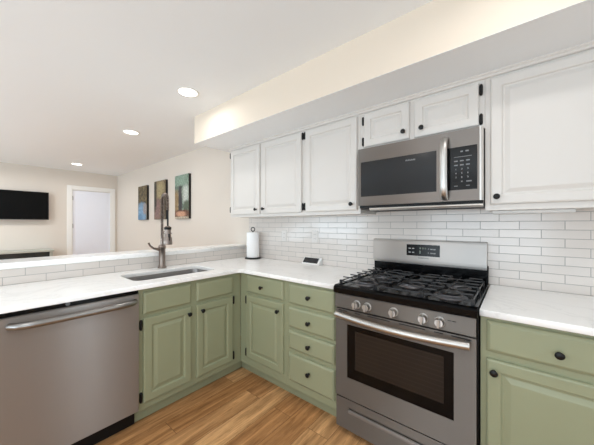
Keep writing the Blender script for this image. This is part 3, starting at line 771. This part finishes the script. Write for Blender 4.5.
t = thing('tablet', 'small white tilted display with dark screen on the counter', 'tablet', (-1.5, 2.05, CT))
MB().prism([(2.020, CT + .0003), (2.018, CT + .008), (2.068, CT + .066), (2.078, CT + .066), (2.084, CT + .0003)], 'x', -1.605, -1.398).out('housing', M['whiteplastic'], t, bevel=.003)
tx = Vector((0, .050, .058)).normalized(); tn = Vector((0, -.058, .050)).normalized()
o0 = Vector((0, 2.018, CT + .008)); sm = MB()
def sp_(x, s, n_): p = o0 + tx * s + tn * n_; return (x, p.y, p.z)
sm.loft([[sp_(-1.594, .010, n_), sp_(-1.424, .010, n_), sp_(-1.424, .069, n_), sp_(-1.594, .069, n_)] for n_ in (-.002, .0008)]).out('screen', M['screen'], t)

def outlet(x, label, plug=False):
    z = 1.176
    t = thing('wall_outlet', label, 'outlet', (x, BACK_Y - .008, z))
    MB().box(x - .035, x + .035, BACK_Y - .0125, BACK_Y - .0078, z - .0575, z + .0575).out('cover_plate', M['plate'], t, bevel=.002)
    for dz in (-.02, .02):
        f = MB().loft([[(a, BACK_Y - q, b) for a, b in rrect(x - .016, x + .016, z + dz - .0135, z + dz + .0135, .008, 4)] for q in (.012, .0138)]).out('receptacle', M['plate'], t)
        MB().box(x - .0075, x - .005, BACK_Y - .0142, BACK_Y - .0136, z + dz - .002, z + dz + .007).box(x + .005, x + .0075, BACK_Y - .0142, BACK_Y - .0136, z + dz - .002, z + dz + .006).out('slot', M['dimtext'], f)
outlet(-1.49, 'white wall outlet on the tiles above the small display')
outlet(-1.888, 'white wall outlet on the tiles right of the paper towel')

# ------------------------------------------------------------------ living room
def canvas(x0, x1, z0, z1, m, label):
    t = thing('canvas_picture', label, 'picture', ((x0 + x1) / 2, BACK_Y, z0), 'canvas pictures on the beige wall')
    MB().box(x0, x1, 2.056, BACK_Y - .0005, z0, z1).out('stretcher_edge', M['edge'], t, bevel=.002)
    MB().box(x0 + .001, x1 - .001, 2.0535, 2.0562, z0 + .001, z1 - .001).out('painted_front', m, t)
canvas(-5.745, -5.335, 1.385, 2.035, painting_mat('painted_pond', ((44, 36, 22), (92, 80, 54), (150, 136, 98)), [(.42, .1, .5, .40, (128, 164, 198), .6), (.8, .32, .2, .16, (158, 150, 150), .6), (.2, .04, .3, .14, (98, 142, 180), .6)]),
       'narrow canvas with blue water below brown trees, left of three')
canvas(-5.01, -4.565, 1.385, 2.06, painting_mat('painted_woods', ((64, 52, 36), (128, 112, 84), (168, 154, 124)), [(.55, .75, .32, .22, (170, 156, 116), .8), (.3, .25, .3, .28, (140, 112, 108), .8), (.8, .3, .2, .35, (70, 58, 50), .8), (.1, .62, .12, .4, (52, 46, 36), .8)]),
       'tan and brown canvas behind the tall faucet, middle of three')
canvas(-4.235, -3.805, 1.385, 2.07, painting_mat('painted_garden', ((52, 72, 62), (112, 134, 120), (176, 188, 176)), [(.12, .40, .2, .26, (150, 126, 88), .7), (.4, .56, .12, .24, (60, 58, 62), .4), (.42, .32, .14, .2, (52, 50, 54), .4), (.8, .56, .2, .2, (196, 204, 198), .9), (.4, .88, .5, .12, (138, 164, 148), .9), (.85, .25, .2, .16, (84, 96, 78), .7), (.5, .10, .7, .10, (104, 62, 44), .6), (.45, .11, .32, .06, (206, 160, 132), .6), (.5, .02, .6, .03, (188, 178, 160), .4)]),
       'green garden canvas with a dark doorway and orange path, right of three')

t = thing('television', 'flat black television hung on the far beige wall', 'television', (LEFT_X + .04, .46, 1.387))
MB().box(LEFT_X + .055, LEFT_X + .095, -.01, .92, 1.387, 1.913).out('bezel', M['blackmatte'], t, bevel=.004)
MB().box(LEFT_X + .09, LEFT_X + .0956, .002, .908, 1.402, 1.901).out('screen', M['tvscreen'], t)
MB().box(LEFT_X + .0005, LEFT_X + .056, .3, .6, 1.5, 1.8).out('wall_mount', M['blackmatte'], t)

t = thing('media_console', 'grey green media console below the black television', 'media console', (-6.86, .05, 0))
cx0, cx1, cy0, cy1 = LEFT_X + .02, -6.66, -.85, .93
mb = MB()
mb.box(cx0, cx1, cy0, cy0 + .03, .06, .795); mb.box(cx0, cx1, cy1 - .04, cy1, .06, .795); mb.box(cx0, cx0 + .01, cy0, cy1, .06, .795)
mb.box(cx0, cx1, cy0, cy1, .06, .09); mb.box(cx0, cx1 - .004, .03, .05, .09, .795)
mb.out('cabinet_body', M['console'], t, bevel=.002)
MB().box(cx0 - .005, cx1 + .02, cy0 - .02, cy1 + .02, .795, .828).out('top', M['console'], t, bevel=.003)
for a, b in ((cy0 + .031, .029), (.051, cy1 - .041)):
    MB().box(cx1 - .03, cx1 - .012, a, b, .095, .794).out('dark_glass_door', M['consoledark'], t)
for y in (cy0 + .05, cy1 - .05):
    for x in (cx0 + .05, cx1 - .05): MB().box(x - .02, x + .02, y - .02, y + .02, 0, .06).out('foot', M['console'], t)
